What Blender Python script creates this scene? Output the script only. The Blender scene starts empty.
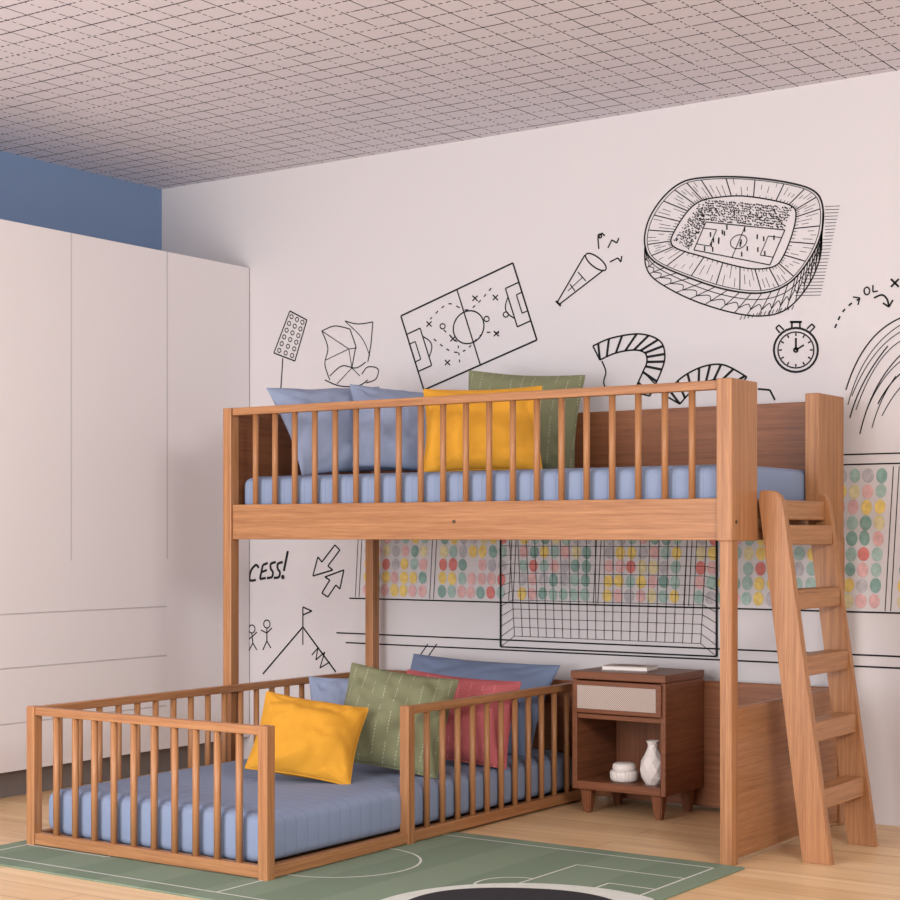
import bpy, bmesh, math, random
from mathutils import Vector, Matrix, noise
random.seed(4)
C = bpy.context.scene.collection
PI = math.pi
# ------------------------------------------------------------------ camera
TH = math.radians(34.64); SN, CS = math.sin(TH), math.cos(TH)
CAM = (2.197, -4.667, 1.0); F = 1679.0; HZ = 535.0
cd = bpy.data.cameras.new('camera'); cam = bpy.data.objects.new('camera', cd); C.objects.link(cam)
cam.location = CAM; cam.rotation_euler = (PI/2, 0, TH)
cd.sensor_width = 36; cd.lens = F/900*36; cd.shift_y = (HZ-450)/900
bpy.context.scene.camera = cam
bpy.context.scene.view_settings.view_transform = 'Standard'
WY = 0.95; CEIL = 2.595; WX = -3.30
# ------------------------------------------------------------------ materials
def lin(c):
    return tuple(((v/255)/12.92 if v/255 <= .04045 else ((v/255+.055)/1.055)**2.4) for v in c)+(1,)
def mat(name, col, rough=.6, bump=0, bscale=200, var=0, vscale=4, spec=.3):
    m = bpy.data.materials.new(name); m.use_nodes = True
    nt = m.node_tree; b = nt.nodes['Principled BSDF']
    b.inputs['Roughness'].default_value = rough; b.inputs['Specular IOR Level'].default_value = spec
    tc = nt.nodes.new('ShaderNodeTexCoord')
    n = nt.nodes.new('ShaderNodeTexNoise'); n.inputs['Scale'].default_value = vscale; n.inputs['Detail'].default_value = 3
    nt.links.new(tc.outputs['Object'], n.inputs['Vector'])
    r = nt.nodes.new('ShaderNodeValToRGB'); c = lin(col)
    r.color_ramp.elements[0].color = tuple(v*(1-var) for v in c[:3])+(1,)
    r.color_ramp.elements[1].color = tuple(min(1, v*(1+var)) for v in c[:3])+(1,)
    r.color_ramp.elements[0].position = .3; r.color_ramp.elements[1].position = .7
    nt.links.new(n.outputs['Fac'], r.inputs['Fac']); nt.links.new(r.outputs['Color'], b.inputs['Base Color'])
    if bump:
        n2 = nt.nodes.new('ShaderNodeTexNoise'); n2.inputs['Scale'].default_value = bscale; n2.inputs['Detail'].default_value = 2
        nt.links.new(tc.outputs['Object'], n2.inputs['Vector'])
        bp = nt.nodes.new('ShaderNodeBump'); bp.inputs['Strength'].default_value = bump; bp.inputs['Distance'].default_value = .004
        nt.links.new(n2.outputs['Fac'], bp.inputs['Height']); nt.links.new(bp.outputs['Normal'], b.inputs['Normal'])
    return m
def wood(name, axis, dark, light, rough=.38):
    m = bpy.data.materials.new(name); m.use_nodes = True
    nt = m.node_tree; b = nt.nodes['Principled BSDF']; b.inputs['Roughness'].default_value = rough
    b.inputs['Specular IOR Level'].default_value = .35
    tc = nt.nodes.new('ShaderNodeTexCoord'); mp = nt.nodes.new('ShaderNodeMapping')
    s = [75, 75, 75]; s[axis] = 1.7; mp.inputs['Scale'].default_value = s
    nt.links.new(tc.outputs['Object'], mp.inputs['Vector'])
    n = nt.nodes.new('ShaderNodeTexNoise'); n.inputs['Scale'].default_value = 1; n.inputs['Detail'].default_value = 7
    n.inputs['Roughness'].default_value = .7; n.inputs['Distortion'].default_value = .3
    nt.links.new(mp.outputs[0], n.inputs['Vector'])
    mp2 = nt.nodes.new('ShaderNodeMapping'); s2 = [420, 420, 420]; s2[axis] = 11; mp2.inputs['Scale'].default_value = s2
    nt.links.new(tc.outputs['Object'], mp2.inputs['Vector'])
    n2 = nt.nodes.new('ShaderNodeTexNoise'); n2.inputs['Scale'].default_value = 1
    nt.links.new(mp2.outputs[0], n2.inputs['Vector'])
    mx = nt.nodes.new('ShaderNodeMath'); mx.operation = 'MULTIPLY_ADD'; mx.inputs[1].default_value = .5
    nt.links.new(n2.outputs['Fac'], mx.inputs[0]); nt.links.new(n.outputs['Fac'], mx.inputs[2])
    r = nt.nodes.new('ShaderNodeValToRGB'); r.color_ramp.elements[0].position = .48; r.color_ramp.elements[1].position = 1.0
    r.color_ramp.elements[0].color = lin(dark); r.color_ramp.elements[1].color = lin(light)
    nt.links.new(mx.outputs[0], r.inputs['Fac']); nt.links.new(r.outputs['Color'], b.inputs['Base Color'])
    bp = nt.nodes.new('ShaderNodeBump'); bp.inputs['Strength'].default_value = .1; bp.inputs['Distance'].default_value = .0015
    nt.links.new(n2.outputs['Fac'], bp.inputs['Height']); nt.links.new(bp.outputs['Normal'], b.inputs['Normal'])
    return m
OD, OL = (138, 89, 55), (188, 136, 92)
WOOD = [wood('oak_x', 0, OD, OL), wood('oak_y', 1, OD, OL), wood('oak_z', 2, OD, OL)]
OAK_SHADE = [wood('shaded_oak_%s' % 'xyz'[i], i, (108, 64, 42), (150, 98, 66)) for i in range(3)]  # same oak, darkened: shade on the inner panels put into the colour
DK = [wood('walnut_%s' % 'xyz'[i], i, (94, 55, 36), (140, 88, 60)) for i in range(3)]
M_wall = mat('painted_wall', (207, 202, 203), .9, .05, 300)
M_blue = mat('blue_wall_paint', (124, 146, 180), .9, .05, 300)
M_white = mat('white_laminate', (225, 219, 220), .5)
M_plinth = mat('grey_plinth', (120, 112, 108), .7)
M_groove_shade = mat('groove_shade', (194, 189, 189), .6)  # grey strips paint the shade of the finger-pull gaps, no recess is cut
M_ink = mat('black_ink', (34, 33, 36), .9)
M_grey = mat('screw_metal', (80, 66, 56), .4)
M_bluec = mat('blue_pillow_cloth', (114, 129, 157), .9, .2, 350, .05, 8)
M_paleblue = mat('pale_blue_pillow_cloth', (140, 151, 176), .9, .2, 350, .05, 8)
M_yel = mat('mustard_cloth', (218, 156, 50), .9, .35, 420, .04, 10)
M_ceramic = mat('white_ceramic', (225, 217, 211), .4, .3, 90)
M_paper = mat('paper', (235, 228, 222), .8)
M_cover = mat('book_cover', (205, 190, 186), .6)
M_pic = mat('book_picture', (150, 140, 140), .6, 0, 200, .25, 40)

def nodes_m(nt, op, a, b=None, c=None):
    n = nt.nodes.new('ShaderNodeMath'); n.operation = op
    for i, v in enumerate((a, b, c)):
        if v is None: continue
        if isinstance(v, (int, float)): n.inputs[i].default_value = v
        else: nt.links.new(v, n.inputs[i])
    return n.outputs[0]
def base_mat(name, rough):
    m = bpy.data.materials.new(name); m.use_nodes = True; nt = m.node_tree
    b = nt.nodes['Principled BSDF']; b.inputs['Roughness'].default_value = rough; b.inputs['Specular IOR Level'].default_value = .25
    tc = nt.nodes.new('ShaderNodeTexCoord'); sp = nt.nodes.new('ShaderNodeSeparateXYZ')
    nt.links.new(tc.outputs['Object'], sp.inputs[0])
    return m, nt, b, tc, sp
def mixc(nt, fac, a, b):
    n = nt.nodes.new('ShaderNodeMix'); n.data_type = 'RGBA'
    if isinstance(fac, (int, float)): n.inputs[0].default_value = fac
    else: nt.links.new(fac, n.inputs[0])
    for i, v in ((6, a), (7, b)):
        if isinstance(v, tuple): n.inputs[i].default_value = v
        else: nt.links.new(v, n.inputs[i])
    return n.outputs[2]
def sheet_mat(name, axis, per):            # fine woven stripes across the sheet
    m, nt, b, tc, sp = base_mat(name, .85)
    w = nodes_m(nt, 'PINGPONG', sp.outputs[axis], per/2)
    f = nodes_m(nt, 'LESS_THAN', w, .0018)
    nt.links.new(mixc(nt, f, lin((136, 150, 177)), lin((124, 138, 166))), b.inputs['Base Color'])
    n2 = nt.nodes.new('ShaderNodeTexNoise'); n2.inputs['Scale'].default_value = 380
    nt.links.new(tc.outputs['Object'], n2.inputs['Vector'])
    n3 = nt.nodes.new('ShaderNodeTexNoise'); n3.inputs['Scale'].default_value = 7
    nt.links.new(tc.outputs['Object'], n3.inputs['Vector'])
    h = nodes_m(nt, 'MULTIPLY_ADD', n3.outputs['Fac'], 3.0, nodes_m(nt, 'MULTIPLY', n2.outputs['Fac'], .3))
    bp = nt.nodes.new('ShaderNodeBump'); bp.inputs['Strength'].default_value = .3; bp.inputs['Distance'].default_value = .006
    nt.links.new(h, bp.inputs['Height']); nt.links.new(bp.outputs['Normal'], b.inputs['Normal'])
    return m
M_sheet_x = sheet_mat('blue_sheet_bunk', 0, .048); M_sheet_y = sheet_mat('blue_sheet_floor', 1, .052)
# green / pink stitched cushions
def stitched(name, col, thr, px=.042):
    m, nt, b, tc, sp = base_mat(name, .9)
    fx = nodes_m(nt, 'FRACT', nodes_m(nt, 'DIVIDE', sp.outputs[0], px))
    a = nodes_m(nt, 'LESS_THAN', fx, .06)
    n = nt.nodes.new('ShaderNodeTexNoise'); n.inputs['Scale'].default_value = 30
    nt.links.new(tc.outputs['Object'], n.inputs['Vector'])
    g = nodes_m(nt, 'GREATER_THAN', n.outputs['Fac'], thr)
    dz = nodes_m(nt, 'LESS_THAN', nodes_m(nt, 'FRACT', nodes_m(nt, 'DIVIDE', sp.outputs[2], .011)), .6)
    f = nodes_m(nt, 'MULTIPLY', nodes_m(nt, 'MULTIPLY', a, g), dz)
    c = lin(col); li = tuple(min(1, v*1.5+.12) for v in c[:3])+(1,)
    nt.links.new(mixc(nt, f, c, li), b.inputs['Base Color'])
    n2 = nt.nodes.new('ShaderNodeTexNoise'); n2.inputs['Scale'].default_value = 380
    nt.links.new(tc.outputs['Object'], n2.inputs['Vector'])
    bp = nt.nodes.new('ShaderNodeBump'); bp.inputs['Strength'].default_value = .3; bp.inputs['Distance'].default_value = .004
    nt.links.new(n2.outputs['Fac'], bp.inputs['Height']); nt.links.new(bp.outputs['Normal'], b.inputs['Normal'])
    return m
M_green = stitched('sage_stitched_cloth', (126, 128, 98), .47)
M_rose = stitched('rose_stitched_cloth', (186, 98, 102), .54)
# ceiling grid
def ceiling_mat():
    m, nt, b, tc, sp = base_mat('ceiling_grid', .95)
    def lines(a, other, per, w, seed):
        u = nodes_m(nt, 'DIVIDE', a, per)
        line = nodes_m(nt, 'LESS_THAN', nodes_m(nt, 'FRACT', u), w)
        cb = nt.nodes.new('ShaderNodeCombineXYZ'); nt.links.new(nodes_m(nt, 'FLOOR', u), cb.inputs[0])
        nt.links.new(nodes_m(nt, 'FLOOR', nodes_m(nt, 'DIVIDE', other, .16)), cb.inputs[1]); cb.inputs[2].default_value = seed
        w_ = nt.nodes.new('ShaderNodeTexWhiteNoise'); nt.links.new(cb.outputs[0], w_.inputs['Vector'])
        dash = nodes_m(nt, 'LESS_THAN', nodes_m(nt, 'FRACT', nodes_m(nt, 'DIVIDE', other, .028)), nodes_m(nt, 'MULTIPLY_ADD', w_.outputs['Value'], .65, .42))
        return nodes_m(nt, 'MULTIPLY', line, dash)
    l1 = lines(sp.outputs[1], sp.outputs[0], .09, .072, 1.0)
    l2 = lines(sp.outputs[0], sp.outputs[1], .09, .050, 5.0)
    f = nodes_m(nt, 'MAXIMUM', l1, l2)
    nt.links.new(mixc(nt, f, lin((217, 212, 219)), lin((12, 11, 13))), b.inputs['Base Color'])
    return m
M_ceil = ceiling_mat()
def floor_mat():
    m, nt, b, tc, sp = base_mat('oak_floor', .36)
    br = nt.nodes.new('ShaderNodeTexBrick'); br.inputs['Scale'].default_value = 1
    br.inputs['Brick Width'].default_value = 1.3; br.inputs['Row Height'].default_value = .14
    br.inputs['Mortar Size'].default_value = .0012; br.offset = .37
    br.inputs['Color1'].default_value = lin((236, 204, 162)); br.inputs['Color2'].default_value = lin((220, 182, 138))
    br.inputs['Mortar'].default_value = lin((150, 108, 72)); br.inputs['Bias'].default_value = -.2
    nt.links.new(tc.outputs['Object'], br.inputs['Vector'])
    mp = nt.nodes.new('ShaderNodeMapping'); mp.inputs['Scale'].default_value = (1.2, 22, 1)
    nt.links.new(tc.outputs['Object'], mp.inputs['Vector'])
    n = nt.nodes.new('ShaderNodeTexNoise'); n.inputs['Scale'].default_value = 1; n.inputs['Detail'].default_value = 6; n.inputs['Distortion'].default_value = 1
    nt.links.new(mp.outputs[0], n.inputs['Vector'])
    r = nt.nodes.new('ShaderNodeValToRGB'); r.color_ramp.elements[0].position = .35; r.color_ramp.elements[1].position = .7
    r.color_ramp.elements[0].color = (.82, .77, .70, 1); r.color_ramp.elements[1].color = (1, 1, 1, 1)
    nt.links.new(n.outputs['Fac'], r.inputs['Fac'])
    mu = nt.nodes.new('ShaderNodeMix'); mu.data_type = 'RGBA'; mu.blend_type = 'MULTIPLY'; mu.inputs[0].default_value = 1
    nt.links.new(br.outputs['Color'], mu.inputs[6]); nt.links.new(r.outputs['Color'], mu.inputs[7])
    nt.links.new(mu.outputs[2], b.inputs['Base Color'])
    return m
M_floor = floor_mat()
def rattan_mat():
    m, nt, b, tc, sp = base_mat('rattan_weave', .8)
    a = nodes_m(nt, 'SINE', nodes_m(nt, 'MULTIPLY', sp.outputs[0], 800)); c = nodes_m(nt, 'SINE', nodes_m(nt, 'MULTIPLY', sp.outputs[2], 800))
    f = nodes_m(nt, 'MULTIPLY_ADD', nodes_m(nt, 'MULTIPLY', a, c), .5, .5)
    nt.links.new(mixc(nt, f, lin((128, 108, 98)), lin((214, 198, 188))), b.inputs['Base Color'])
    return m
M_rattan = rattan_mat()
def rug_mat():
    m, nt, b, tc, sp = base_mat('green_rug_pile', .95)
    s = nodes_m(nt, 'LESS_THAN', nodes_m(nt, 'FRACT', nodes_m(nt, 'DIVIDE', sp.outputs[0], .35)), .5)
    n = nt.nodes.new('ShaderNodeTexNoise'); n.inputs['Scale'].default_value = 300
    nt.links.new(tc.outputs['Object'], n.inputs['Vector'])
    f = nodes_m(nt, 'MULTIPLY_ADD', n.outputs['Fac'], .5, nodes_m(nt, 'MULTIPLY', s, .25))
    nt.links.new(mixc(nt, f, lin((108, 125, 106)), lin((138, 154, 132))), b.inputs['Base Color'])
    bp = nt.nodes.new('ShaderNodeBump'); bp.inputs['Strength'].default_value = .4; bp.inputs['Distance'].default_value = .004
    nt.links.new(n.outputs['Fac'], bp.inputs['Height']); nt.links.new(bp.outputs['Normal'], b.inputs['Normal'])
    return m
M_rug = rug_mat(); M_rugw = mat('white_rug_pile', (206, 208, 200), .95, .3, 300, .05, 60); M_rugk = mat('black_rug_pile', (44, 42, 46), .95, .3, 300)

# ------------------------------------------------------------------ helpers
def thing(name, label, cat, loc=(0, 0, 0), rotz=0, group=None):
    o = bpy.data.objects.new(name, None); C.objects.link(o); o.location = loc; o.rotation_euler = (0, 0, rotz)
    o.empty_display_size = .1
    o['label'] = label; o['category'] = cat
    if group: o['group'] = group
    return o
def link_mesh(name, me, parent=None, loc=(0, 0, 0)):
    o = bpy.data.objects.new(name, me); C.objects.link(o); o.parent = parent; o.location = loc
    return o
def obj(name, bm, mats, parent=None, smooth=False, loc=(0, 0, 0)):
    me = bpy.data.meshes.new(name)
    bmesh.ops.recalc_face_normals(bm, faces=bm.faces)
    bm.to_mesh(me); bm.free()
    for mm in (mats if isinstance(mats, (list, tuple)) else [mats]): me.materials.append(mm)
    if smooth:
        for p in me.polygons: p.use_smooth = True
    return link_mesh(name, me, parent, loc)
def box_bm(x0, x1, y0, y1, z0, z1, bev=.003, bm=None):
    b2 = bmesh.new()
    bmesh.ops.create_cube(b2, size=1)
    for v in b2.verts:
        v.co = Vector(((x0+x1)/2+v.co.x*(x1-x0), (y0+y1)/2+v.co.y*(y1-y0), (z0+z1)/2+v.co.z*(z1-z0)))
    if bev: bmesh.ops.bevel(b2, geom=b2.edges[:], offset=bev, segments=2, affect='EDGES', profile=.5)
    if bm is None: return b2
    me = bpy.data.meshes.new('tmp'); b2.to_mesh(me); b2.free(); bm.from_mesh(me); bpy.data.meshes.remove(me)
    return bm
def board(name, x0, x1, y0, y1, z0, z1, parent, mats=WOOD, bev=.003, axis=None):
    d = (x1-x0, y1-y0, z1-z0); ax = d.index(max(d)) if axis is None else axis
    m = mats[ax] if isinstance(mats, list) else mats
    return obj(name, box_bm(x0, x1, y0, y1, z0, z1, bev), m, parent)
def cyl_bm(p, q, r, n=16, r2=None):
    p, q = Vector(p), Vector(q); d = q-p; bm = bmesh.new()
    M = Matrix.Translation((p+q)/2) @ d.to_track_quat('Z', 'Y').to_matrix().to_4x4()
    bmesh.ops.create_cone(bm, cap_ends=True, segments=n, radius1=r, radius2=r if r2 is None else r2, depth=d.length, matrix=M)
    return bm
def shade_auto(o):
    for p in o.data.polygons: p.use_smooth = len(p.vertices) == 4
def lathe_bm(prof, n=32, flute=0, nf=0, twist=0):
    bm = bmesh.new(); rings = []
    for k, (r, z) in enumerate(prof):
        ph = twist*k
        rings.append([bm.verts.new(((r*(1+flute*math.cos(nf*2*PI*i/n)))*math.cos(2*PI*i/n+ph), (r*(1+flute*math.cos(nf*2*PI*i/n)))*math.sin(2*PI*i/n+ph), z)) for i in range(n)])
    for a, b in zip(rings, rings[1:]):
        for i in range(n): bm.faces.new((a[i], a[(i+1) % n], b[(i+1) % n], b[i]))
    bm.faces.new(rings[0][::-1]); bm.faces.new(rings[-1])
    return bm

# ------------------------------------------------------------------ room
def struct(o): o['kind'] = 'structure'; return o
struct(obj('floor', box_bm(WX-.1, 3.6, -6.2, WY+.1, -.1, 0, 0), M_floor))
struct(obj('ceiling', box_bm(WX-.1, 3.6, -6.2, WY+.1, CEIL, CEIL+.1, 0), M_ceil))
wall_back = struct(obj('wall_back', box_bm(WX-.1, 3.6, WY, WY+.1, 0, CEIL, 0), M_wall))
struct(obj('wall_left', box_bm(WX-.1, WX, -6.2, WY, 0, CEIL, 0), M_blue))

# ------------------------------------------------------------------ wall drawings (flat print on the wall plane)
def W(px, py, off=.0012):
    k = (px-450)/F; dy = WY-CAM[1]
    dx = (k*CS*dy-SN*dy)/(CS+SN*k)
    dep = -SN*dx+CS*dy
    return Vector((CAM[0]+dx, WY-off, 1-(py-HZ)*dep/F))
def catmull(pts, closed=False, n=6):
    out = []; P = [Vector(p) for p in pts]; L = len(P)
    rng = range(L) if closed else range(L-1)
    for i in rng:
        if closed: a, b, c, d = P[(i-1) % L], P[i], P[(i+1) % L], P[(i+2) % L]
        else: a, b, c, d = P[max(i-1, 0)], P[i], P[i+1], P[min(i+2, L-1)]
        for j in range(n):
            t = j/n
            out.append(.5*((2*b)+(c-a)*t+(2*a-5*b+4*c-d)*t*t+(3*b-a-3*c+d)*t**3))
    if not closed: out.append(P[-1])
    return [tuple(p) for p in out]
def ell(cx, cy, rx, ry, a0=0, a1=360, n=28, rot=0):
    o = []; cr, sr = math.cos(rot), math.sin(rot)
    for i in range(n+1):
        a = math.radians(a0+(a1-a0)*i/n); x, y = rx*math.cos(a), ry*math.sin(a)
        o.append((cx+x*cr-y*sr, cy+x*sr+y*cr))
    return o
class Draw:
    def __init__(s): s.bm = bmesh.new()
    def s3(s, P, w, up=Vector((0, 1, 0))):
        n = len(P); vs = []
        for i in range(n):
            t = (P[min(i+1, n-1)]-P[max(i-1, 0)])
            if t.length < 1e-9: t = Vector((1, 0, 0))
            nrm = t.normalized().cross(up)*w/2
            vs.append((s.bm.verts.new(P[i]+nrm), s.bm.verts.new(P[i]-nrm)))
        for a, b in zip(vs, vs[1:]):
            s.bm.faces.new((a[0], a[1], b[1], b[0]))
    def st(s, pts, w=1.6, closed=False):
        pts = list(pts)
        if closed: pts = pts+[pts[0]]
        s.s3([W(*p) for p in pts], w*.0037)
    def segs(s, pts, w=1.6, closed=False):      # straight polyline with sharp corners
        pts = list(pts)
        if closed: pts = pts+[pts[0]]
        for a, b in zip(pts, pts[1:]): s.st([a, b], w)
    def dash(s, pts, w=1.6, on=5, off=4):
        acc = 0; cur = []; draw = True
        for a, b in zip(pts, pts[1:]):
            a, b = Vector(a), Vector(b); L = (b-a).length; m = max(1, int(L))
            for j in range(m):
                p = a+(b-a)*j/m
                if draw: cur.append(tuple(p))
                acc += L/m
                if acc > (on if draw else off):
                    if draw and len(cur) > 1: s.st(cur, w)
                    cur = []; acc = 0; draw = not draw
        if len(cur) > 1: s.st(cur, w)
    def x(s, cx, cy, r=3, w=1.6): s.st([(cx-r, cy-r), (cx+r, cy+r)], w); s.st([(cx-r, cy+r), (cx+r, cy-r)], w)
    def done(s, name): return obj(name, s.bm, M_ink, wall_back)
# floodlight
d = Draw(); q = [(290, 311), (307, 320), (295, 361), (274, 353)]
d.segs(q, 1.6, True)
for i in range(3):
    for j in range(6):
        u, v = (i+.6)/3.2, (j+.6)/6.2
        a = Vector(q[0])*(1-u)+Vector(q[1])*u; b = Vector(q[3])*(1-u)+Vector(q[2])*u; c = a*(1-v)+b*v
        d.st(ell(c.x, c.y, 1.7, 2.1, n=10), 1.2)
d.st([(283, 358), (281, 388)], 1.6)
d.done('floodlight_drawing')
# pair of waving flags
d = Draw()
d.st(catmull([(322, 331), (335, 326), (350, 329)]), 1.3); d.st(catmull([(345, 321), (358, 324), (373, 322)]), 1.3)
d.segs([(373, 322), (371, 345), (368, 362)], 1.3)
d.st(catmull([(322, 331), (328, 348), (325, 364), (330, 380)]), 1.3)
d.segs([(350, 329), (356, 346), (352, 368)], 1.3); d.st(catmull([(345, 321), (362, 338), (370, 356)]), 1)
d.segs([(322, 331), (349, 349), (357, 348)], 1)
d.segs([(326, 360), (349, 349), (352, 368)], 1)
d.st(catmull([(325, 380), (340, 386), (358, 386), (368, 380)]), 1.4); d.st(catmull([(330, 376), (342, 366), (356, 368), (366, 362)]), 1.3)
d.st(catmull([(362, 374), (368, 367), (378, 369), (376, 379), (366, 383)]), 1.3); d.segs([(337, 384), (352, 368), (360, 376)], 1)
d.done('flag_drawing')
# tactics board
d = Draw(); q = [Vector((401, 316)), Vector((513, 263)), Vector((537, 340)), Vector((424, 390))]
def Q(u, v): p = (q[0]*(1-u)+q[1]*u)*(1-v)+(q[3]*(1-u)+q[2]*u)*v; return (p.x, p.y)
d.segs([tuple(v) for v in q], 2, True)
d.segs([Q(.5, 0), Q(.5, 1)], 1.6); d.st([Q(.5+.13*math.cos(a*PI/14), .5+.2*math.sin(a*PI/14)) for a in range(29)], 1.6)
for a, b, c in ((0, .12, 1), (1, .88, -1)):
    d.segs([Q(a, .25), Q(b, .25), Q(b, .75), Q(a, .75)], 1.6); d.segs([Q(a, .38), Q(a+.05*c, .38), Q(a+.05*c, .62), Q(a, .62)], 1.4)
    d.st([Q(b+c*.05*math.sin(PI*i/10), .36+.28*i/10) for i in range(11)], 1.4)
for u, v in ((.2, .25), (.35, .55), (.62, .2), (.78, .3), (.7, .72), (.25, .8)): d.x(*Q(u, v), 2.6, 1.5)
for u, v in ((.3, .35), (.66, .5), (.82, .55)): p = Q(u, v); d.st(ell(p[0], p[1], 2.6, 2.6, n=12), 1.4)
d.dash(catmull([Q(.2, .45), Q(.3, .68), Q(.42, .75), Q(.6, .65), Q(.75, .75)]), 1.4, 4, 3)
d.dash(catmull([Q(.22, .2), Q(.4, .12), Q(.55, .3), Q(.8, .15)]), 1.4, 4, 3)
d.dash([Q(.3, .4), Q(.38, .62), Q(.34, .9)], 1.4, 4, 3)
d.done('tactics_board_drawing')
# air horn
d = Draw()
d.segs([(557, 303), (585, 255)], 1.6); d.segs([(560, 304), (604, 270)], 1.6); d.st([(556, 301), (561, 306)], 2.4)
d.st(ell(596, 262, 5, 12.5, rot=math.radians(-52)), 1.6); d.st([(570, 284), (575, 291)], 1.2)
d.st([(578, 272), (586, 281)], 1.2); d.st([(568, 291), (583, 277)], 1)
d.segs([(599, 249), (598, 238), (602, 233), (605, 236)], 1.6); d.st(ell(600, 236, 2, 2, n=8), 1.6)
d.segs([(608, 248), (612, 240), (617, 243), (619, 238)], 1.6); d.segs([(610, 262), (618, 258), (621, 262), (622, 256)], 1.6)
d.done('horn_drawing')
# stadium
d = Draw()
outer = [(700, 178), (740, 177), (785, 182), (814, 191), (823, 208), (821, 235), (808, 262), (788, 284), (762, 293), (728, 290), (690, 278), (655, 262), (645, 245), (648, 222), (661, 200), (679, 184)]
inner = [(713, 198), (742, 196), (776, 201), (793, 207), (796, 217), (792, 235), (784, 255), (775, 266), (755, 269), (732, 265), (704, 257), (678, 249), (671, 241), (677, 227), (688, 211), (699, 202)]
oc = catmull(outer, True, 6); ic = catmull(inner, True, 6)
d.st(oc, 1.8, True); d.st(ic, 1.4, True)
mid = [((a[0]*.9+b[0]*.1), (a[1]*.9+b[1]*.1)) for a, b in zip(oc, ic)]; d.st(mid, .8, True)
rnd = random.Random(5)
for i in range(0, 96):
    a, b = Vector(mid[i]), Vector(ic[i])
    if i % 4 == 0: d.st([tuple(a), tuple(b)], 1.1)
    else:
        t0 = rnd.uniform(.0, .5); t1 = t0+rnd.uniform(.2, .5); d.st([tuple(a*(1-t0)+b*t0), tuple(a*(1-t1)+b*t1)], .5)
        d.st([tuple(a*.15+b*.85), tuple(b)], .6)
low = catmull([(645, 245), (646, 266), (657, 281), (690, 299), (730, 312), (762, 316), (787, 309), (808, 286), (820, 258), (822, 232)], False, 8)
d.st(low, 1.5)
up = oc[24:73][::-1]
lo_ = [low[int(i/48*(len(low)-1))] for i in range(49)]
for i in range(0, 49, 1):
    a = Vector(up[i]); b = Vector(lo_[i])
    if i % 2 == 0: d.st([tuple(a), tuple(b)], .9)
    if i > 32: d.st([tuple(a*.95+b*.05), tuple(a*.5+b*.5)], .9)
    if i % 2 == 0 and i < 46:                        # arches of the lower arcade
        c = Vector(up[i+2]); e = Vector(lo_[i+2]); p0 = a*.25+b*.75; p2 = c*.25+e*.75; pm = (a+c)*.5*.48+(b+e)*.5*.52
        d.st(catmull([tuple(p0), tuple(pm), tuple(p2)], False, 4), .9)
for f in (.3,):
    d.st([(up[i][0]*(1-f)+lo_[i][0]*f, up[i][1]*(1-f)+lo_[i][1]*f) for i in range(49)], .9)
pq = [Vector((706, 222)), Vector((785, 230)), Vector((770, 265)), Vector((694, 250))]
def PQ(u, v): p = (pq[0]*(1-u)+pq[1]*u)*(1-v)+(pq[3]*(1-u)+pq[2]*u)*v; return (p.x, p.y)
d.segs([PQ(0, 0), PQ(1, 0), PQ(1, 1), PQ(0, 1)], 1.1, True); d.segs([PQ(.5, 0), PQ(.5, 1)], .9)
d.st([PQ(.5+.1*math.cos(a*PI/10), .5+.22*math.sin(a*PI/10)) for a in range(21)], .9)
for a, c in ((0, 1), (1, -1)): d.segs([PQ(a, .22), PQ(a+.17*c, .22), PQ(a+.17*c, .78), PQ(a, .78)], .9)
rnd = random.Random(3)
for r_ in range(9):                             # crowd in the far stand, seated in rows
    for u_ in range(56):
        t = (u_+rnd.uniform(-.4, .4))/56; f = (r_+.5+rnd.uniform(-.3, .3))/9
        x_, y_ = (705+t*88)*(1-f)+(700+t*86)*f, (199+t*8)*(1-f)+(220+t*9)*f
        if rnd.random() < .85: d.st([(x_-.6, y_-.5), (x_+.6, y_+.5)], rnd.uniform(.8, 1.6))
for r_ in range(9):
    for u_ in range(28):
        t = (u_+rnd.uniform(-.4, .4))/28; f = (r_+.5+rnd.uniform(-.3, .3))/9
        x_, y_ = (699-t*26)*(1-f)+(706-t*17)*f, (204+t*37)*(1-f)+(223+t*27)*f
        if rnd.random() < .7: d.st([(x_-.6, y_-.5), (x_+.6, y_+.5)], rnd.uniform(.7, 1.3))
for k in range(20):
    p = PQ(rnd.uniform(.05, .95), rnd.uniform(.05, .95)); d.st([(p[0], p[1]-2.4), (p[0], p[1]+2.4)], 1.5)
for i in range(28):
    y = 206+i*3.3; xe = 840-i*.7; xs = 825 if y < 235 else 825-(y-235)*.5
    d.st([(xs, y+.5), (xe, y)], .6)
for i in range(14): d.st([(740+i*4, 320-i*.8), (742+i*4, 316-i*.8)], .8)
d.done('stadium_drawing')
# stopwatch
d = Draw(); d.st(ell(796, 350, 22, 22), 2.2); d.st(ell(796, 350, 18, 18), 1.4)
d.segs([(792, 328), (792, 322), (800, 322), (800, 328)], 1.8); d.st([(790, 322), (802, 322)], 2.2)
d.segs([(780, 333), (776, 328), (779, 325), (784, 330)], 1.6); d.segs([(810, 332), (815, 327), (812, 324), (807, 329)], 1.6)
for i in range(12):
    a = i*PI/6; d.st([(796+14*math.cos(a), 350+14*math.sin(a)), (796+17*math.cos(a), 350+17*math.sin(a))], 1.5)
d.segs([(796, 350), (796, 338)], 2); d.segs([(796, 350), (804, 345)], 1.8); d.st(ell(796, 350, 2, 2, n=8), 2)
d.done('stopwatch_drawing')
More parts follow.
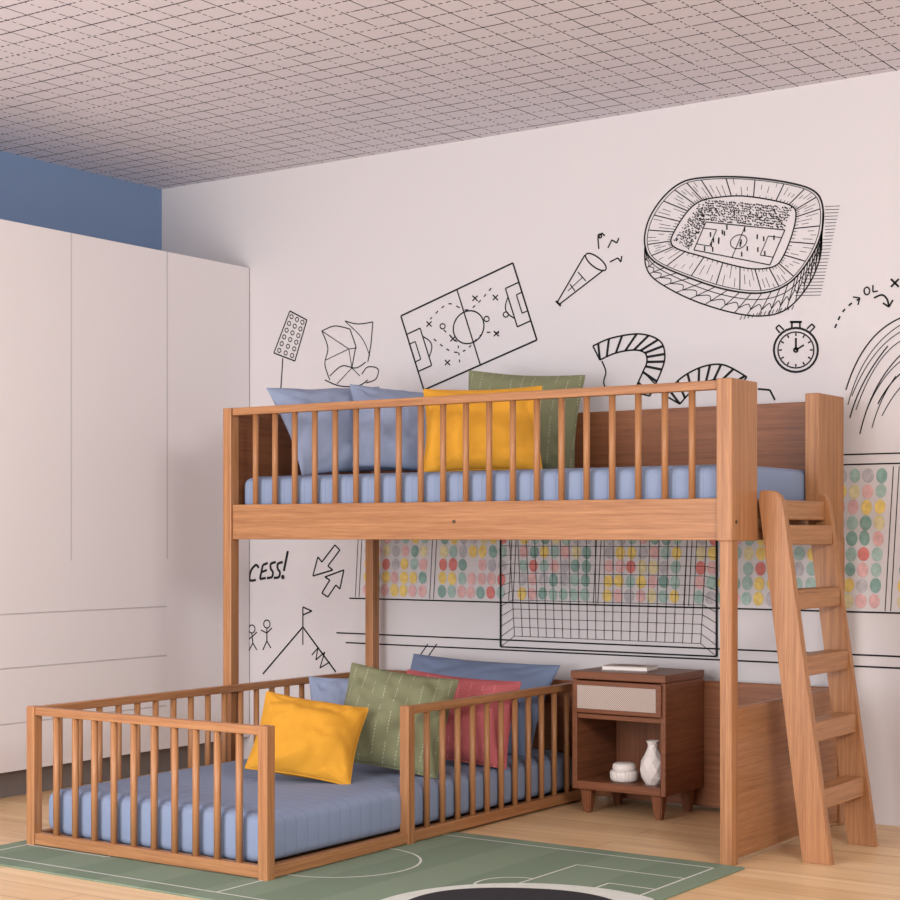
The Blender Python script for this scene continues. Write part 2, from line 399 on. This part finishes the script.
# pass arrows with O, L, X
d = Draw(); d.dash(catmull([(835, 328), (842, 313), (852, 303), (860, 299)]), 1.8, 5, 3); d.segs([(853, 297), (860, 298), (858, 305)], 1.4)
d.st(ell(867, 291, 2.8, 3.8, n=14), 1.5); d.segs([(873, 285), (873, 292), (878, 291)], 1.5); d.x(895, 283, 4, 2)
d.st(catmull([(874, 298), (882, 295), (887, 299), (889, 306)]), 1.8); d.segs([(883, 303), (889, 307), (893, 300)], 1.8)
d.done('pass_arrow_drawing')
# motion strokes: a loose fan of arcs
d = Draw()
for i, (x1, y1, x0, y0, bx, by, w_) in enumerate(((846, 390, 906, 316, 864, 330, 1.4), (848, 405, 902, 324, 862, 348, .9), (852, 396, 904, 330, 872, 346, .9), (850, 418, 888, 346, 860, 380, 1.3), (856, 410, 906, 338, 876, 352, .9), (860, 434, 906, 350, 872, 380, 1.2), (866, 412, 908, 356, 882, 372, .9), (872, 428, 896, 376, 880, 398, .9), (878, 404, 908, 368, 890, 380, 1.3), (882, 416, 908, 380, 894, 392, .9))):
    d.st([((1-s)**2*x0+2*s*(1-s)*bx+s*s*x1, (1-s)**2*y0+2*s*(1-s)*by+s*s*y1) for s in [k/14 for k in range(15)]], w_)
d.done('motion_stroke_drawing')
# striped scarf
d = Draw()
def band(o, i, st=4):
    a, b = catmull(o, False, 8), catmull(i, False, 8); d.st(a, 1.8); d.st(b, 1.8)
    for k in range(0, len(a)-3, st): d.st([a[k+3], b[k]], 2.6)
    d.st([a[0], b[0]], 1.8); d.st([a[-1], b[-1]], 1.8)
band([(593, 346), (612, 338), (640, 334), (660, 341), (665, 356), (661, 372), (650, 396)], [(600, 360), (616, 353), (634, 350), (645, 353), (647, 362), (643, 372), (634, 392)])
band([(666, 396), (680, 379), (702, 367), (724, 365), (747, 377)], [(680, 404), (692, 391), (706, 382), (722, 380), (736, 390)])
d.st(catmull([(602, 361), (606, 372), (604, 384), (612, 400)]), 1.6); d.st(catmull([(646, 374), (656, 384), (668, 388)]), 1.6)
d.segs([(758, 389), (770, 390), (775, 400)], 2); d.segs([(570, 393), (587, 391), (587, 408)], 2)
d.done('striped_scarf_drawing')
# handwriting CESS! (slanted marker strokes)
d = Draw()
d.st(catmull([(259, 568), (256, 565), (251, 571), (250, 580), (256, 580)]), 3.0)
d.segs([(268, 563), (263, 565), (260, 579), (266, 578)], 3.0); d.st([(262, 572), (267, 570)], 2.8)
for x0 in (268, 275):
    d.st(catmull([(x0+8, 562), (x0+3, 564), (x0+3, 569), (x0+5, 572), (x0+4, 577), (x0-1, 578)]), 3.0)
d.st([(288, 551), (284, 571)], 3.4); d.st(ell(283, 577, 1, 1.2, n=8), 2.8)
d.done('handwriting_drawing')
# block arrows
d = Draw()
d.segs([(313, 576), (318, 557), (322, 562), (335, 545), (340, 550), (328, 566), (333, 570)], 1.8, True)
d.segs([(344, 570), (340, 589), (336, 585), (328, 597), (322, 593), (330, 580), (325, 577)], 1.8, True)
d.done('block_arrow_drawing')
# stick figures
d = Draw()
d.st(ell(252, 629, 3.2, 4, n=14), 1.5); d.segs([(252, 633), (253, 643)], 1.5); d.segs([(249, 651), (253, 643), (257, 650)], 1.5); d.segs([(248, 640), (253, 636), (257, 632)], 1.5)
d.st(ell(267, 624, 3.2, 4, n=14), 1.5); d.segs([(267, 628), (267, 641)], 1.5); d.segs([(263, 650), (267, 641), (271, 648)], 1.5); d.segs([(261, 630), (267, 633), (272, 628)], 1.5)
d.done('stick_figure_drawing')
# mountain with flag
d = Draw()
d.segs([(263, 674), (303, 627), (336, 672)], 2); d.segs([(303, 627), (303, 607), (312, 611), (303, 615)], 1.8)
d.segs([(312, 655), (318, 648), (316, 660), (325, 652), (320, 668), (330, 662)], 1.5); d.st([(303, 629), (303, 645)], 1.5)
d.segs([(415, 663), (428, 644)], 1.4); d.segs([(423, 664), (437, 644)], 1.4)
d.done('mountain_flag_drawing')
# stand with crowd: lines and coloured heads
ZC0, ZC1, XC0 = .738, 1.236, W(357, 500).x
dots = bmesh.new(); rnd = random.Random(8)
sep = [XC0+.385*i for i in range(0, 12)]
for s in sep:
    for c in range(7):
        for r in range(9):
            z = ZC0+.032+r*.0545; xx = s+.052+c*.0475+(z-ZC0)*.06
            if rnd.random() < .01 or xx > 2.3: continue
            rx, rz = rnd.uniform(.0188, .0212), rnd.uniform(.0242, .0268); ro = rnd.uniform(-.12, .12)
            cx, cz = xx+rnd.uniform(-.0015, .0015), z+rnd.uniform(-.0015, .0015)
            vs = []
            for a in range(20):
                ex, ez = rx*math.cos(a*PI/10), rz*math.sin(a*PI/10)
                vs.append(dots.verts.new((cx+ex*math.cos(ro)-ez*math.sin(ro), WY-.002-.00001*(len(dots.faces) % 30), cz+ex*math.sin(ro)+ez*math.cos(ro))))
            f = dots.faces.new(vs)
            f.material_index = rnd.choice([0, 0, 0, 1, 1, 2, 2, 3, 3, 4, 5, 5, 6])
crowd_m = [mat('crowd_%s' % n, c, .9, 0, 200, .14, 50) for n, c in (('mint', (158, 182, 174)), ('pale_grey', (180, 176, 180)), ('yellow', (222, 194, 116)), ('rose', (212, 170, 168)), ('coral', (204, 124, 118)), ('teal', (132, 162, 154)), ('pale_yellow', (212, 200, 158)))]
obj('crowd_print', dots, crowd_m, wall_back)
d = Draw(); up = Vector((0, 1, 0)); y = WY-.0015
def wl(x0, z0, x1, z1, w=.005): d.s3([Vector((x0, y, z0)), Vector((x1, y, z1))], w)
wl(XC0-.04, ZC0-.006, 2.4, ZC0-.006, .006); wl(XC0, ZC1+.01, 2.4, ZC1+.01); wl(XC0-.02, ZC1+.045, 2.4, ZC1+.045)
wl(XC0-.11, .583, 2.4, .583, .006); wl(XC0-.06, .543, 2.4, .543, .006)
for s in sep:
    wl(s-.008, ZC0, s+.022, ZC1, .003); wl(s+.012, ZC0, s+.042, ZC1, .003)
obj('grandstand_line_drawing', d.bm, M_ink, wall_back)
# goal with net: front frame, even net, slanted sides
d = Draw(); y = WY-.0032
gx0, gx1 = W(501, 600).x, W(717, 600).x; gzb, gzt = .555, 1.2
wl(gx0, gzb, gx0, gzt, .009); wl(gx1, gzb, gx1, gzt, .009); wl(gx0, gzb, gx1, gzb, .006); wl(gx0, gzt, gx1, gzt, .009)
T0, T1, B0, B1, izt, zb2 = gx0+.03, gx1-.03, gx0+.065, gx1-.065, 1.17, .60
def NP(u, v): return (T0*(1-u)+T1*u)*v+(B0*(1-u)+B1*u)*(1-v), zb2+(izt-zb2)*v
nx = 22; nz_ = 16
for i in range(nx+1):
    a, b = NP(i/nx, 0), NP(i/nx, 1); wl(a[0], a[1], b[0], b[1], .0021)
for j in range(nz_+1):
    a, b = NP(0, j/nz_), NP(1, j/nz_); wl(a[0], a[1], b[0], b[1], .0021)
    zz = gzb+(gzt-gzb)*j/nz_; wl(gx0, zz, a[0], a[1], .0021); wl(gx1, zz, b[0], b[1], .0021)
obj('goal_net_drawing', d.bm, M_ink, wall_back)

# ------------------------------------------------------------------ wardrobe
wd = thing('wardrobe', 'tall white built-in wardrobe with plain doors and drawers against the blue wall', 'wardrobe', (0, 0, 0))
wx0, wx1, wz0, wz1 = WX+.003, -2.781, .108, 2.183
board('body', wx0, wx1, -1.69, WY-.004, wz0, wz1, wd, M_white, .001)
board('plinth', wx0, wx1-.05, -1.66, WY-.03, 0, wz0, wd, M_plinth, .001)
fx0, fx1 = wx1, wx1+.02; g = .0003
edges = [-1.672, -1.147, -.622, -.097, .429, WY-.006]
for i in range(5):
    full = i == 4 or i == 0
    dr = board('door', fx0, fx1, edges[i]+g, edges[i+1]-g, wz0 if full else .7035+g, wz1, wd, M_white, .0003)
    if i in (2, 4): board('groove_shade_strip', fx1-.002, fx1+.0004, edges[i+1]-.006 if i == 2 else edges[i]+g, edges[i+1]-g if i == 2 else edges[i]+.006, .9, wz1-.001, dr, M_groove_shade, 0)
for (a, b) in ((-1.147, -.622+0), (-.622, .429)):
    for z0, z1 in ((.499, .7035), (.29, .499), (wz0, .29)):
        dr = board('drawer', fx0, fx1, a+g, b-g, z0+g, z1-g, wd, M_white, .0003)
        board('groove_shade_strip', fx1-.002, fx1+.0004, a+g, b-g, z1-.005, z1-g, dr, M_groove_shade, 0)

# ------------------------------------------------------------------ bunk bed
bb = thing('bunk_bed', 'raised oak bunk bed with slatted guard rail and boarded ends above the floor bed', 'bunk bed')
L, Wd, TOP = 2.016, .865, 1.47
for (px_, py_) in ((0, 0), (-L, 0), (0, Wd), (-L, Wd)):
    zt = .99 if px_ == 0 else TOP
    hw = .020
    board('post', px_-hw, px_+hw, py_-.0225, py_+.0225, 0, zt, bb)
# right end upper guard panels
board('guard_panel', -.028, .024, -.03, .155, .982, TOP+.004, bb, axis=2)
board('guard_panel', -.030, .020, .655, .878, .982, TOP+.006, bb, axis=2)
zb0, zb1 = .984, 1.112
board('side_board', -L+.022, -.03, -.016, .012, zb0, zb1, bb)
board('side_board', -L+.022, -.03, Wd-.012, Wd+.014, zb0, zb1, bb)
board('end_board', -.018, .014, .157, .653, zb0, zb1, bb)
board('end_board', -L-.014, -L+.014, .024, Wd-.024, zb0, zb1, bb)
board('top_rail', -L+.022, -.03, -.017, .013, TOP-.028, TOP, bb)
me = None
for i in range(20):
    X = -1.893+i*.0932
    if me is None:
        o = obj('baluster', cyl_bm((0, 0, zb1-.004), (0, 0, TOP-.024), .0108, 16), WOOD[2], bb, loc=(X, -.002, 0)); shade_auto(o); me = o.data
    else: link_mesh('baluster', me, bb, (X, -.002, 0))
board('back_panel', -L+.022, -.032, Wd-.008, Wd+.012, zb1+.002, TOP-.005, bb, OAK_SHADE)
board('end_panel', -L-.010, -L+.012, .024, Wd-.024, zb1+.002, TOP-.005, bb, OAK_SHADE)
board('bed_base', -L+.024, -.03, .013, Wd-.013, 1.06, 1.078, bb)
board('lower_back_board', -.955, -.022, Wd+.0, Wd+.02, .015, .472, bb, OAK_SHADE)
board('lower_end_board', -.012, .012, .024, Wd-.024, .015, .474, bb)
for (x_, z_) in ((-1.0, 1.045),):
    obj('screw', cyl_bm((x_, -.0155, z_), (x_, -.0185, z_), .006, 12), M_grey, bb)
for z_ in (1.04,): obj('screw', cyl_bm((.0235, .0, z_), (.0262, .0, z_), .006, 12), M_grey, bb)

# ------------------------------------------------------------------ floor bed
fb = thing('floor_bed', 'low oak floor bed with slatted rails pushed crosswise under the bunk', 'bed')
X0, X1, Y0, Y1, H = -1.993, -.975, -1.0, .838, .45
pw = .036
G0, G1 = -.31, Y1
for (x_, y_) in ((X0, Y0), (X1-pw, Y0), (X0, Y1-pw), (X1-pw, Y1-pw), (X1-pw, G0)):
    board('post', x_, x_+pw, y_, y_+pw, 0, H, fb)
yc, xl, xr = Y0+pw/2, X0+pw/2, X1-pw/2
board('top_rail', X0+pw, X1-pw, Y0+.004, Y0+pw-.004, H-.028, H-.002, fb)
board('top_rail', X0+.004, X0+pw-.004, Y0+pw, Y1-pw, H-.028, H-.002, fb)
board('top_rail', X1-pw+.004, X1-.004, G0+pw, Y1-pw, H-.028, H-.002, fb)
board('bottom_rail', X0+pw, X1-pw, Y0+.004, Y0+pw-.004, .008, .045, fb)
board('bottom_rail', X0+.004, X0+pw-.004, Y0+pw, Y1-pw, .008, .045, fb)
board('bottom_rail', X1-pw+.004, X1-.004, Y0+pw, G0, .008, .045, fb)
board('bottom_rail', X1-pw+.004, X1-.004, G0+pw, Y1-pw, .008, .045, fb)
board('headboard', X0+pw, X1-pw, Y1-.026, Y1-.006, .02, H, fb, OAK_SHADE)
board('bed_base', X0+pw, X1-pw, Y0+pw, Y1-.028, .012, .032, fb)
me = None
pts = [(X0+pw+(X1-X0-2*pw)*(i+1)/11, yc) for i in range(10)]
pts += [(xl, Y0+pw+(Y1-Y0-2*pw)*(i+1)/20) for i in range(19)]
pts += [(xr, G0+pw+(Y1-G0-2*pw)*(i+1)/12) for i in range(11)]
for (x_, y_) in pts:
    if me is None:
        o = obj('baluster', cyl_bm((0, 0, .04), (0, 0, H-.026), .0108, 16), WOOD[2], fb, loc=(x_, y_, 0)); shade_auto(o); me = o.data
    else: link_mesh('baluster', me, fb, (x_, y_, 0))

# ------------------------------------------------------------------ mattresses
def mattress(name, label, x0, x1, y0, y1, z0, z1, axis, per):
    bm = bmesh.new(); N = 40
    if axis == 0: L_, w = x1-x0, y1-y0
    else: L_, w = y1-y0, x1-x0
    h = z1-z0; ns = int(L_/per*10); rings = []
    def sg(v, p): return math.copysign(abs(v)**p, v)
    R = .034
    ts = [0, .002, .006, .014, .024, R]+[R+(L_-2*R)*i/ns for i in range(1, ns)]+[L_-R, L_-.024, L_-.014, L_-.006, L_-.002, L_]
    for t in ts:
        e = min(t, L_-t)
        ins = R-math.sqrt(max(0, R*R-(R-e)**2)) if e < R else 0
        pos = (x0 if axis == 0 else y0)+t
        gr = .0005*(1+math.cos(2*PI*pos/per))/2
        hw, hh = w/2-ins-gr, h/2-ins*.8-gr
        ring = []
        for k in range(N):
            a = 2*PI*(k+.5)/N; c, s = sg(math.cos(a), .28), sg(math.sin(a), .28)
            u, v = hw*c, h/2+hh*s
            if axis == 0: p = (x0+t, (y0+y1)/2+u, z0+v)
            else: p = ((x0+x1)/2+u, y0+t, z0+v)
            ring.append(bm.verts.new(p))
        rings.append(ring)
    for a, b in zip(rings, rings[1:]):
        for k in range(N): bm.faces.new((a[k], a[(k+1) % N], b[(k+1) % N], b[k]))
    bm.faces.new(rings[0]); bm.faces.new(rings[-1][::-1])
    o = obj(name, bm, M_sheet_x if axis == 0 else M_sheet_y, None, True); o['label'] = label; o['category'] = 'mattress'
    return o
MT_UP, MT_LO = 1.222, .188
mattress('mattress', 'blue mattress on the raised bunk behind the guard rail', -1.985, -.035, .02, Wd-.02, 1.08, MT_UP, 0, .048)
mattress('mattress', 'blue mattress low on the slatted floor bed', X0+pw+.004, X1-.03, Y0+pw+.004, Y1-.03, .034, MT_LO, 1, .052)

# ------------------------------------------------------------------ cushions
def cushion(label, w, h, t, loc, yaw, tilt, m, cat='cushion', roll=0, name='cushion', seed=0, pipe=True, group=None, point=.07):
    root = thing(name, label, cat, loc, 0, group); root.rotation_mode = 'XYZ'
    rm = (Matrix.Rotation(yaw, 3, 'Z') @ Matrix.Rotation(-tilt, 3, 'X') @ Matrix.Rotation(roll, 3, 'Y'))
    root.rotation_euler = rm.to_euler()
    n = 38; bm = bmesh.new()
    def co(u, v, s):
        x = u*w/2*(1-point*math.cos(v*PI/2)); z = v*h/2*(1-point*math.cos(u*PI/2))
        th = t/2*(max(0, 1-abs(u)**2)**.55)*(max(0, 1-abs(v)**2)**.55)*1.2
        nz = noise.noise(Vector((u*1.7+seed*3.1, v*1.7, s*2+seed)))*.017+noise.noise(Vector((u*4+seed*3.1, v*4, s*5+seed)))*.007
        nz -= .010*(1-abs(noise.noise(Vector((u*2.4+seed*7.7, v*1.6, s*3)))*2))**8     # soft fold lines
        e = (1-u*u)*(1-v*v)
        r = math.atan2(1-abs(v), 1-abs(u)+1e-6); cr = .006*math.sin(r*12+seed)*abs(u*v)**1.1*min(1, e*5)
        return Vector((x, s*(th+nz*min(1, e*4)+cr), z+h/2*.93))
    fr = {}; bk = {}
    for i in range(n+1):
        for j in range(n+1):
            u, v = math.sin((-1+2*i/n)*PI/2), math.sin((-1+2*j/n)*PI/2)
            fr[i, j] = bm.verts.new(co(u, v, -1))
            bk[i, j] = fr[i, j] if i in (0, n) or j in (0, n) else bm.verts.new(co(u, v, 1))
    for i in range(n):
        for j in range(n):
            bm.faces.new((fr[i, j], fr[i+1, j], fr[i+1, j+1], fr[i, j+1]))
            bm.faces.new((bk[i, j], bk[i, j+1], bk[i+1, j+1], bk[i+1, j]))
    root.location.z = loc[2]-min((rm @ v.co).z for v in bm.verts)-.006      # rest on the mattress, a hair sunk in
    obj('cover', bm, m, root, True)
    if pipe:
        path = []
        for k in range(25): path.append(co(-1+2*k/24, -1, -1))
        for k in range(1, 25): path.append(co(1, -1+2*k/24, -1))
        for k in range(1, 25): path.append(co(1-2*k/24, 1, -1))
        for k in range(1, 24): path.append(co(-1, 1-2*k/24, -1))
        b = bmesh.new(); rr = []; q = len(path)
        for k in range(q):
            tn = (path[(k+1) % q]-path[k-1]).normalized(); s1 = Vector((0, 1, 0)); s2 = tn.cross(s1).normalized()
            rr.append([b.verts.new(path[k]+.003*(s1*math.cos(a*PI/3)+s2*math.sin(a*PI/3))) for a in range(6)])
        for k in range(q):
            A, B = rr[k], rr[(k+1) % q]
            for a in range(6): b.faces.new((A[a], A[(a+1) % 6], B[(a+1) % 6], B[a]))
        obj('piping', b, m, root, True)
    return root
R = math.radians
zt = MT_UP
cushion('pale blue pillow at the far left end of the raised bunk', .50, .42, .14, (-1.645, .30, zt), R(66), R(36), M_paleblue, 'pillow', R(-4), 'pillow', 1, False, point=.09)
cushion('pale blue pillow leaning beside the mustard cushion on the raised bunk', .42, .41, .14, (-1.425, .31, zt), R(50), R(38), M_paleblue, 'pillow', R(6), 'pillow', 2, False, point=.09)
cushion('mustard yellow cushion on the raised bunk in front of the sage green one', .42, .31, .15, (-1.05, .23, zt), R(28), R(14), M_yel, roll=R(-1), seed=3, point=.065)
cushion('sage green stitched cushion on the raised bunk behind the mustard one', .45, .385, .14, (-1.165, .63, zt), R(18), R(10), M_green, roll=R(4), seed=4, point=.065)
zl = MT_LO
cushion('mustard yellow cushion on the floor bed, slumped beside the sage green one', .35, .295, .15, (-1.335, -.43, zl), R(36), R(36), M_yel, roll=R(11), seed=5, point=.06)
cushion('sage green stitched cushion on the floor bed between yellow and rose cushions', .38, .375, .15, (-1.215, -.13, zl), R(32), R(32), M_green, roll=R(10), seed=6, point=.06)
cushion('rose pink stitched cushion on the floor bed behind the slatted side rail', .42, .335, .13, (-1.175, .20, zl), R(26), R(30), M_rose, roll=R(6), seed=7, point=.06)
cushion('large blue pillow against the headboard behind the rose cushion', .66, .39, .14, (-1.39, .56, zl), R(4), R(33), M_bluec, 'pillow', R(2), 'pillow', 8, False)
cushion('small blue pillow in the far left corner of the floor bed', .28, .30, .10, (-1.70, .29, zl), R(40), R(20), M_paleblue, 'pillow', 0, 'pillow', 9, False)

# ------------------------------------------------------------------ nightstand
nx0, nx1, ny0, ny1 = -.880, -.504, .560, .86
ns_ = thing('nightstand', 'dark walnut nightstand with rattan drawer and open niche beside the floor bed', 'nightstand', (0, 0, 0))
board('top', nx0-.003, nx1+.003, ny0-.006, ny1, .484, .512, ns_, DK)
board('side_panel', nx0, nx0+.02, ny0, ny1, .088, .483, ns_, DK, axis=1)
board('side_panel', nx1-.02, nx1, ny0, ny1, .088, .483, ns_, DK, axis=1)
board('back_panel', nx0+.02, nx1-.02, ny1-.012, ny1, .088, .483, ns_, DK)
board('bottom_shelf', nx0+.02, nx1-.02, ny0, ny1-.012, .088, .118, ns_, DK)
board('middle_shelf', nx0+.02, nx1-.02, ny0+.004, ny1-.012, .342, .36, ns_, DK)
dr = board('drawer', nx0+.012, nx1-.012, ny0-.012, ny0+.018, .364, .479, ns_, DK)
board('rattan_panel', nx0+.03, nx1-.03, ny0-.0155, ny0-.0105, .380, .463, dr, M_rattan, .001)
def leg_bm(cx, cy):
    bm = bmesh.new(); bmesh.ops.create_cube(bm, size=1)
    for v in bm.verts:
        s = .046 if v.co.z > 0 else .026
        v.co = Vector((cx+v.co.x*s, cy+v.co.y*s, .0 if v.co.z < 0 else .088))
    bmesh.ops.bevel(bm, geom=bm.edges[:], offset=.004, segments=2, affect='EDGES'); return bm
for a in (nx0+.045, nx1-.045):
    for b in (ny0+.04, ny1-.04): obj('leg', leg_bm(a, b), DK[2], ns_)
# faceted vase: alternate rings turned half a step and joined with triangles
def facet_bm(prof, n):
    bm = bmesh.new(); rings = []
    for k, (r, z) in enumerate(prof):
        rings.append([bm.verts.new((r*math.cos(2*PI*(i+.5*(k % 2))/n), r*math.sin(2*PI*(i+.5*(k % 2))/n), z)) for i in range(n)])
    for k in range(len(rings)-1):
        a, b = rings[k], rings[k+1]
        for i in range(n):
            j = (i+1) % n
            if k % 2 == 0: bm.faces.new((a[i], a[j], b[i])); bm.faces.new((a[j], b[j], b[i]))
            else: bm.faces.new((a[i], b[j], b[i])); bm.faces.new((a[i], a[j], b[j]))
    bm.faces.new(rings[0][::-1]); bm.faces.new(rings[-1]); return bm
o = obj('vase', facet_bm([(.026, 0), (.041, .024), (.047, .052), (.042, .082), (.030, .106), (.019, .128), (.018, .140), (.024, .154), (.015, .150)], 8), M_ceramic, None, False, (-.590, .63, .118))
o['label'] = 'tall white faceted ceramic vase in the nightstand niche'; o['category'] = 'vase'
pt = thing('pot', 'small squat white lidded pot in the nightstand niche left of the tall vase', 'pot', (-.708, .635, .118))
obj('body', lathe_bm([(.038, 0), (.047, .006), (.050, .018), (.050, .034), (.046, .040)], 96, .018, 24), M_ceramic, pt, True)
obj('lid', lathe_bm([(.040, .040), (.041, .048), (.040, .060), (.034, .066), (.020, .068), (.004, .068)], 96, .014, 24), M_ceramic, pt, True)
bk = thing('book', 'thin closed book lying on top of the walnut nightstand', 'book', (-.715, .69, .512), R(8))
obj('pages', box_bm(-.085, .085, -.055, .055, .003, .0145, .0006), M_paper, bk)
obj('cover', box_bm(-.088, .088, -.058, .058, .0, .003, .0006), M_pic, bk)
fc = obj('cover', box_bm(-.088, .088, -.058, .058, .0145, .0170, .0006), M_cover, bk)
obj('cover_picture', box_bm(-.05, .05, -.035, .035, .0170, .0174, 0), M_pic, fc)

# ------------------------------------------------------------------ ladder
ld = thing('ladder', 'leaning oak step ladder with flat rungs against the open bunk end', 'ladder')
ZT = 1.138
def stringer(y0, y1):
    prof = [(.168, 0), (.262, 0), (.105, ZT-.045), (.099, ZT-.025), (.088, ZT-.010), (.072, ZT-.002), (.055, ZT), (.034, ZT), (.0265, ZT-.006), (.0255, ZT-.03)]
    bm = bmesh.new(); n = len(prof)
    vs = [[bm.verts.new((x, yy, z)) for x, z in prof] for yy in (y0, y1)]
    bm.faces.new(vs[0]); bm.faces.new(vs[1][::-1])
    for i in range(n): j = (i+1) % n; bm.faces.new((vs[0][i], vs[1][i], vs[1][j], vs[0][j]))
    bmesh.ops.bevel(bm, geom=[e for e in bm.edges if abs(e.verts[0].co.y-e.verts[1].co.y) < 1e-6], offset=.003, segments=2, affect='EDGES'); return bm
LY0, LY1 = .160, .560
obj('stringer', stringer(LY0, LY0+.03), WOOD[2], ld); obj('stringer', stringer(LY1-.03, LY1), WOOD[2], ld)
for z in (1.078, 1.0, .80, .597, .395, .192):
    xc = .214-.150*z/ZT
    board('rung', xc-.036 if z < 1.05 else xc-.024, xc+.036 if z < 1.05 else xc+.020, LY0+.03, LY1-.03, z-.031, z+.031, ld, WOOD, .005)

# ------------------------------------------------------------------ rug
bm = bmesh.new(); RX0, RX1, RY0, RY1 = -2.05, .067, -1.265, -.03
box_bm(RX0, RX1, RY0, RY1, .0, .006, .002, bm)
ZR = .0068
lift = [0]
def rl(pts, w=.008, mi=1, z=ZR):
    lift[0] += 1; z = z+.00002*lift[0]            # no two marks share a plane
    P = [Vector((p[0], p[1], z)) for p in pts]; n = len(P); vs = []
    for i in range(n):
        t = (P[min(i+1, n-1)]-P[max(i-1, 0)]).normalized(); nn = t.cross(Vector((0, 0, 1)))*w/2
        vs.append((bm.verts.new(P[i]+nn), bm.verts.new(P[i]-nn)))
    for a, b in zip(vs, vs[1:]):
        f = bm.faces.new((a[0], a[1], b[1], b[0])); f.material_index = mi
def rpoly(pts, mi, z):
    f = bm.faces.new([bm.verts.new((p[0], p[1], z)) for p in pts]); f.material_index = mi
def circ(cx, cy, r, a0, a1, n=40): return [(cx+r*math.cos(R(a0+(a1-a0)*i/n)), cy+r*math.sin(R(a0+(a1-a0)*i/n))) for i in range(n+1)]
m_ = .07; cxr, cyr = (RX0+RX1)/2, (RY0+RY1)/2
for a, b in (((RX0+m_, RY0+m_), (RX1-m_, RY0+m_)), ((RX1-m_, RY0+m_), (RX1-m_, RY1-m_)), ((RX1-m_, RY1-m_), (RX0+m_, RY1-m_)), ((RX0+m_, RY1-m_), (RX0+m_, RY0+m_))): rl([a, b])
rl([(cxr, RY0+m_), (cxr, RY1-m_)]); rl(circ(cxr, cyr, .25, 0, 360))
for s, e in ((1, RX1-m_), (-1, RX0+m_)):
    for dx_, dy_ in ((.36, .36), (.15, .18)):
        for a, b in (((e, cyr-dy_), (e-s*dx_, cyr-dy_)), ((e-s*dx_, cyr-dy_), (e-s*dx_, cyr+dy_)), ((e-s*dx_, cyr+dy_), (e, cyr+dy_))): rl([a, b])
    rl(circ(e-s*.36, cyr, .11, 90 if s > 0 else -90, 270 if s > 0 else 90))
def cl(pts): return [(min(RX1-.005, max(RX0+.005, x)), min(RY1-.005, max(RY0+.005, y))) for x, y in pts]
bc = (-.125, -.975)
rpoly(cl(circ(bc[0], bc[1], .43, 0, 354, 59)), 1, ZR+.0012)
kp = []
for i in range(72):
    a = 2*PI*i/72; r = .345*(1+.025*math.sin(3*a+1)+.02*math.sin(5*a+.4))
    kp.append((bc[0]-.03+r*math.cos(a), bc[1]+r*math.sin(a)))
rpoly(cl(kp), 2, ZR+.0018)
o = obj('rug', bm, [M_rug, M_rugw, M_rugk])
for p in o.data.polygons:
    if p.material_index and p.normal.z < 0: p.flip()
o['label'] = 'green football pitch rug with white markings in front of the bunk'; o['category'] = 'rug'

# ------------------------------------------------------------------ light
w = bpy.data.worlds.new('world'); bpy.context.scene.world = w; w.use_nodes = True
bg = w.node_tree.nodes['Background']; bg.inputs[0].default_value = (1, .98, .98, 1); bg.inputs[1].default_value = .70
def area(name, loc, tgt, size, power, col):
    ld_ = bpy.data.lights.new(name, 'AREA'); ld_.shape = 'RECTANGLE'; ld_.size = size[0]; ld_.size_y = size[1]; ld_.energy = power; ld_.color = col
    o = bpy.data.objects.new(name, ld_); C.objects.link(o); o.location = loc
    o.rotation_euler = (Vector(tgt)-Vector(loc)).to_track_quat('-Z', 'Y').to_euler()
area('window_light', (3.2, -3.2, 2.4), (-1.2, .2, .5), (1.2, 1.0), 132, (1, .965, .93))
area('soft_front_light', (-1.2, -5.2, 2.2), (-2.7, .6, 1.0), (2.4, 1.4), 98, (1, .98, .98))
area('added_ceiling_wash_light', (-1.2, -5.0, .8), (-2.9, -.1, 2.59), (2.6, 1.2), 120, (.98, .975, 1))  # unseen uplight, added to brighten the ceiling
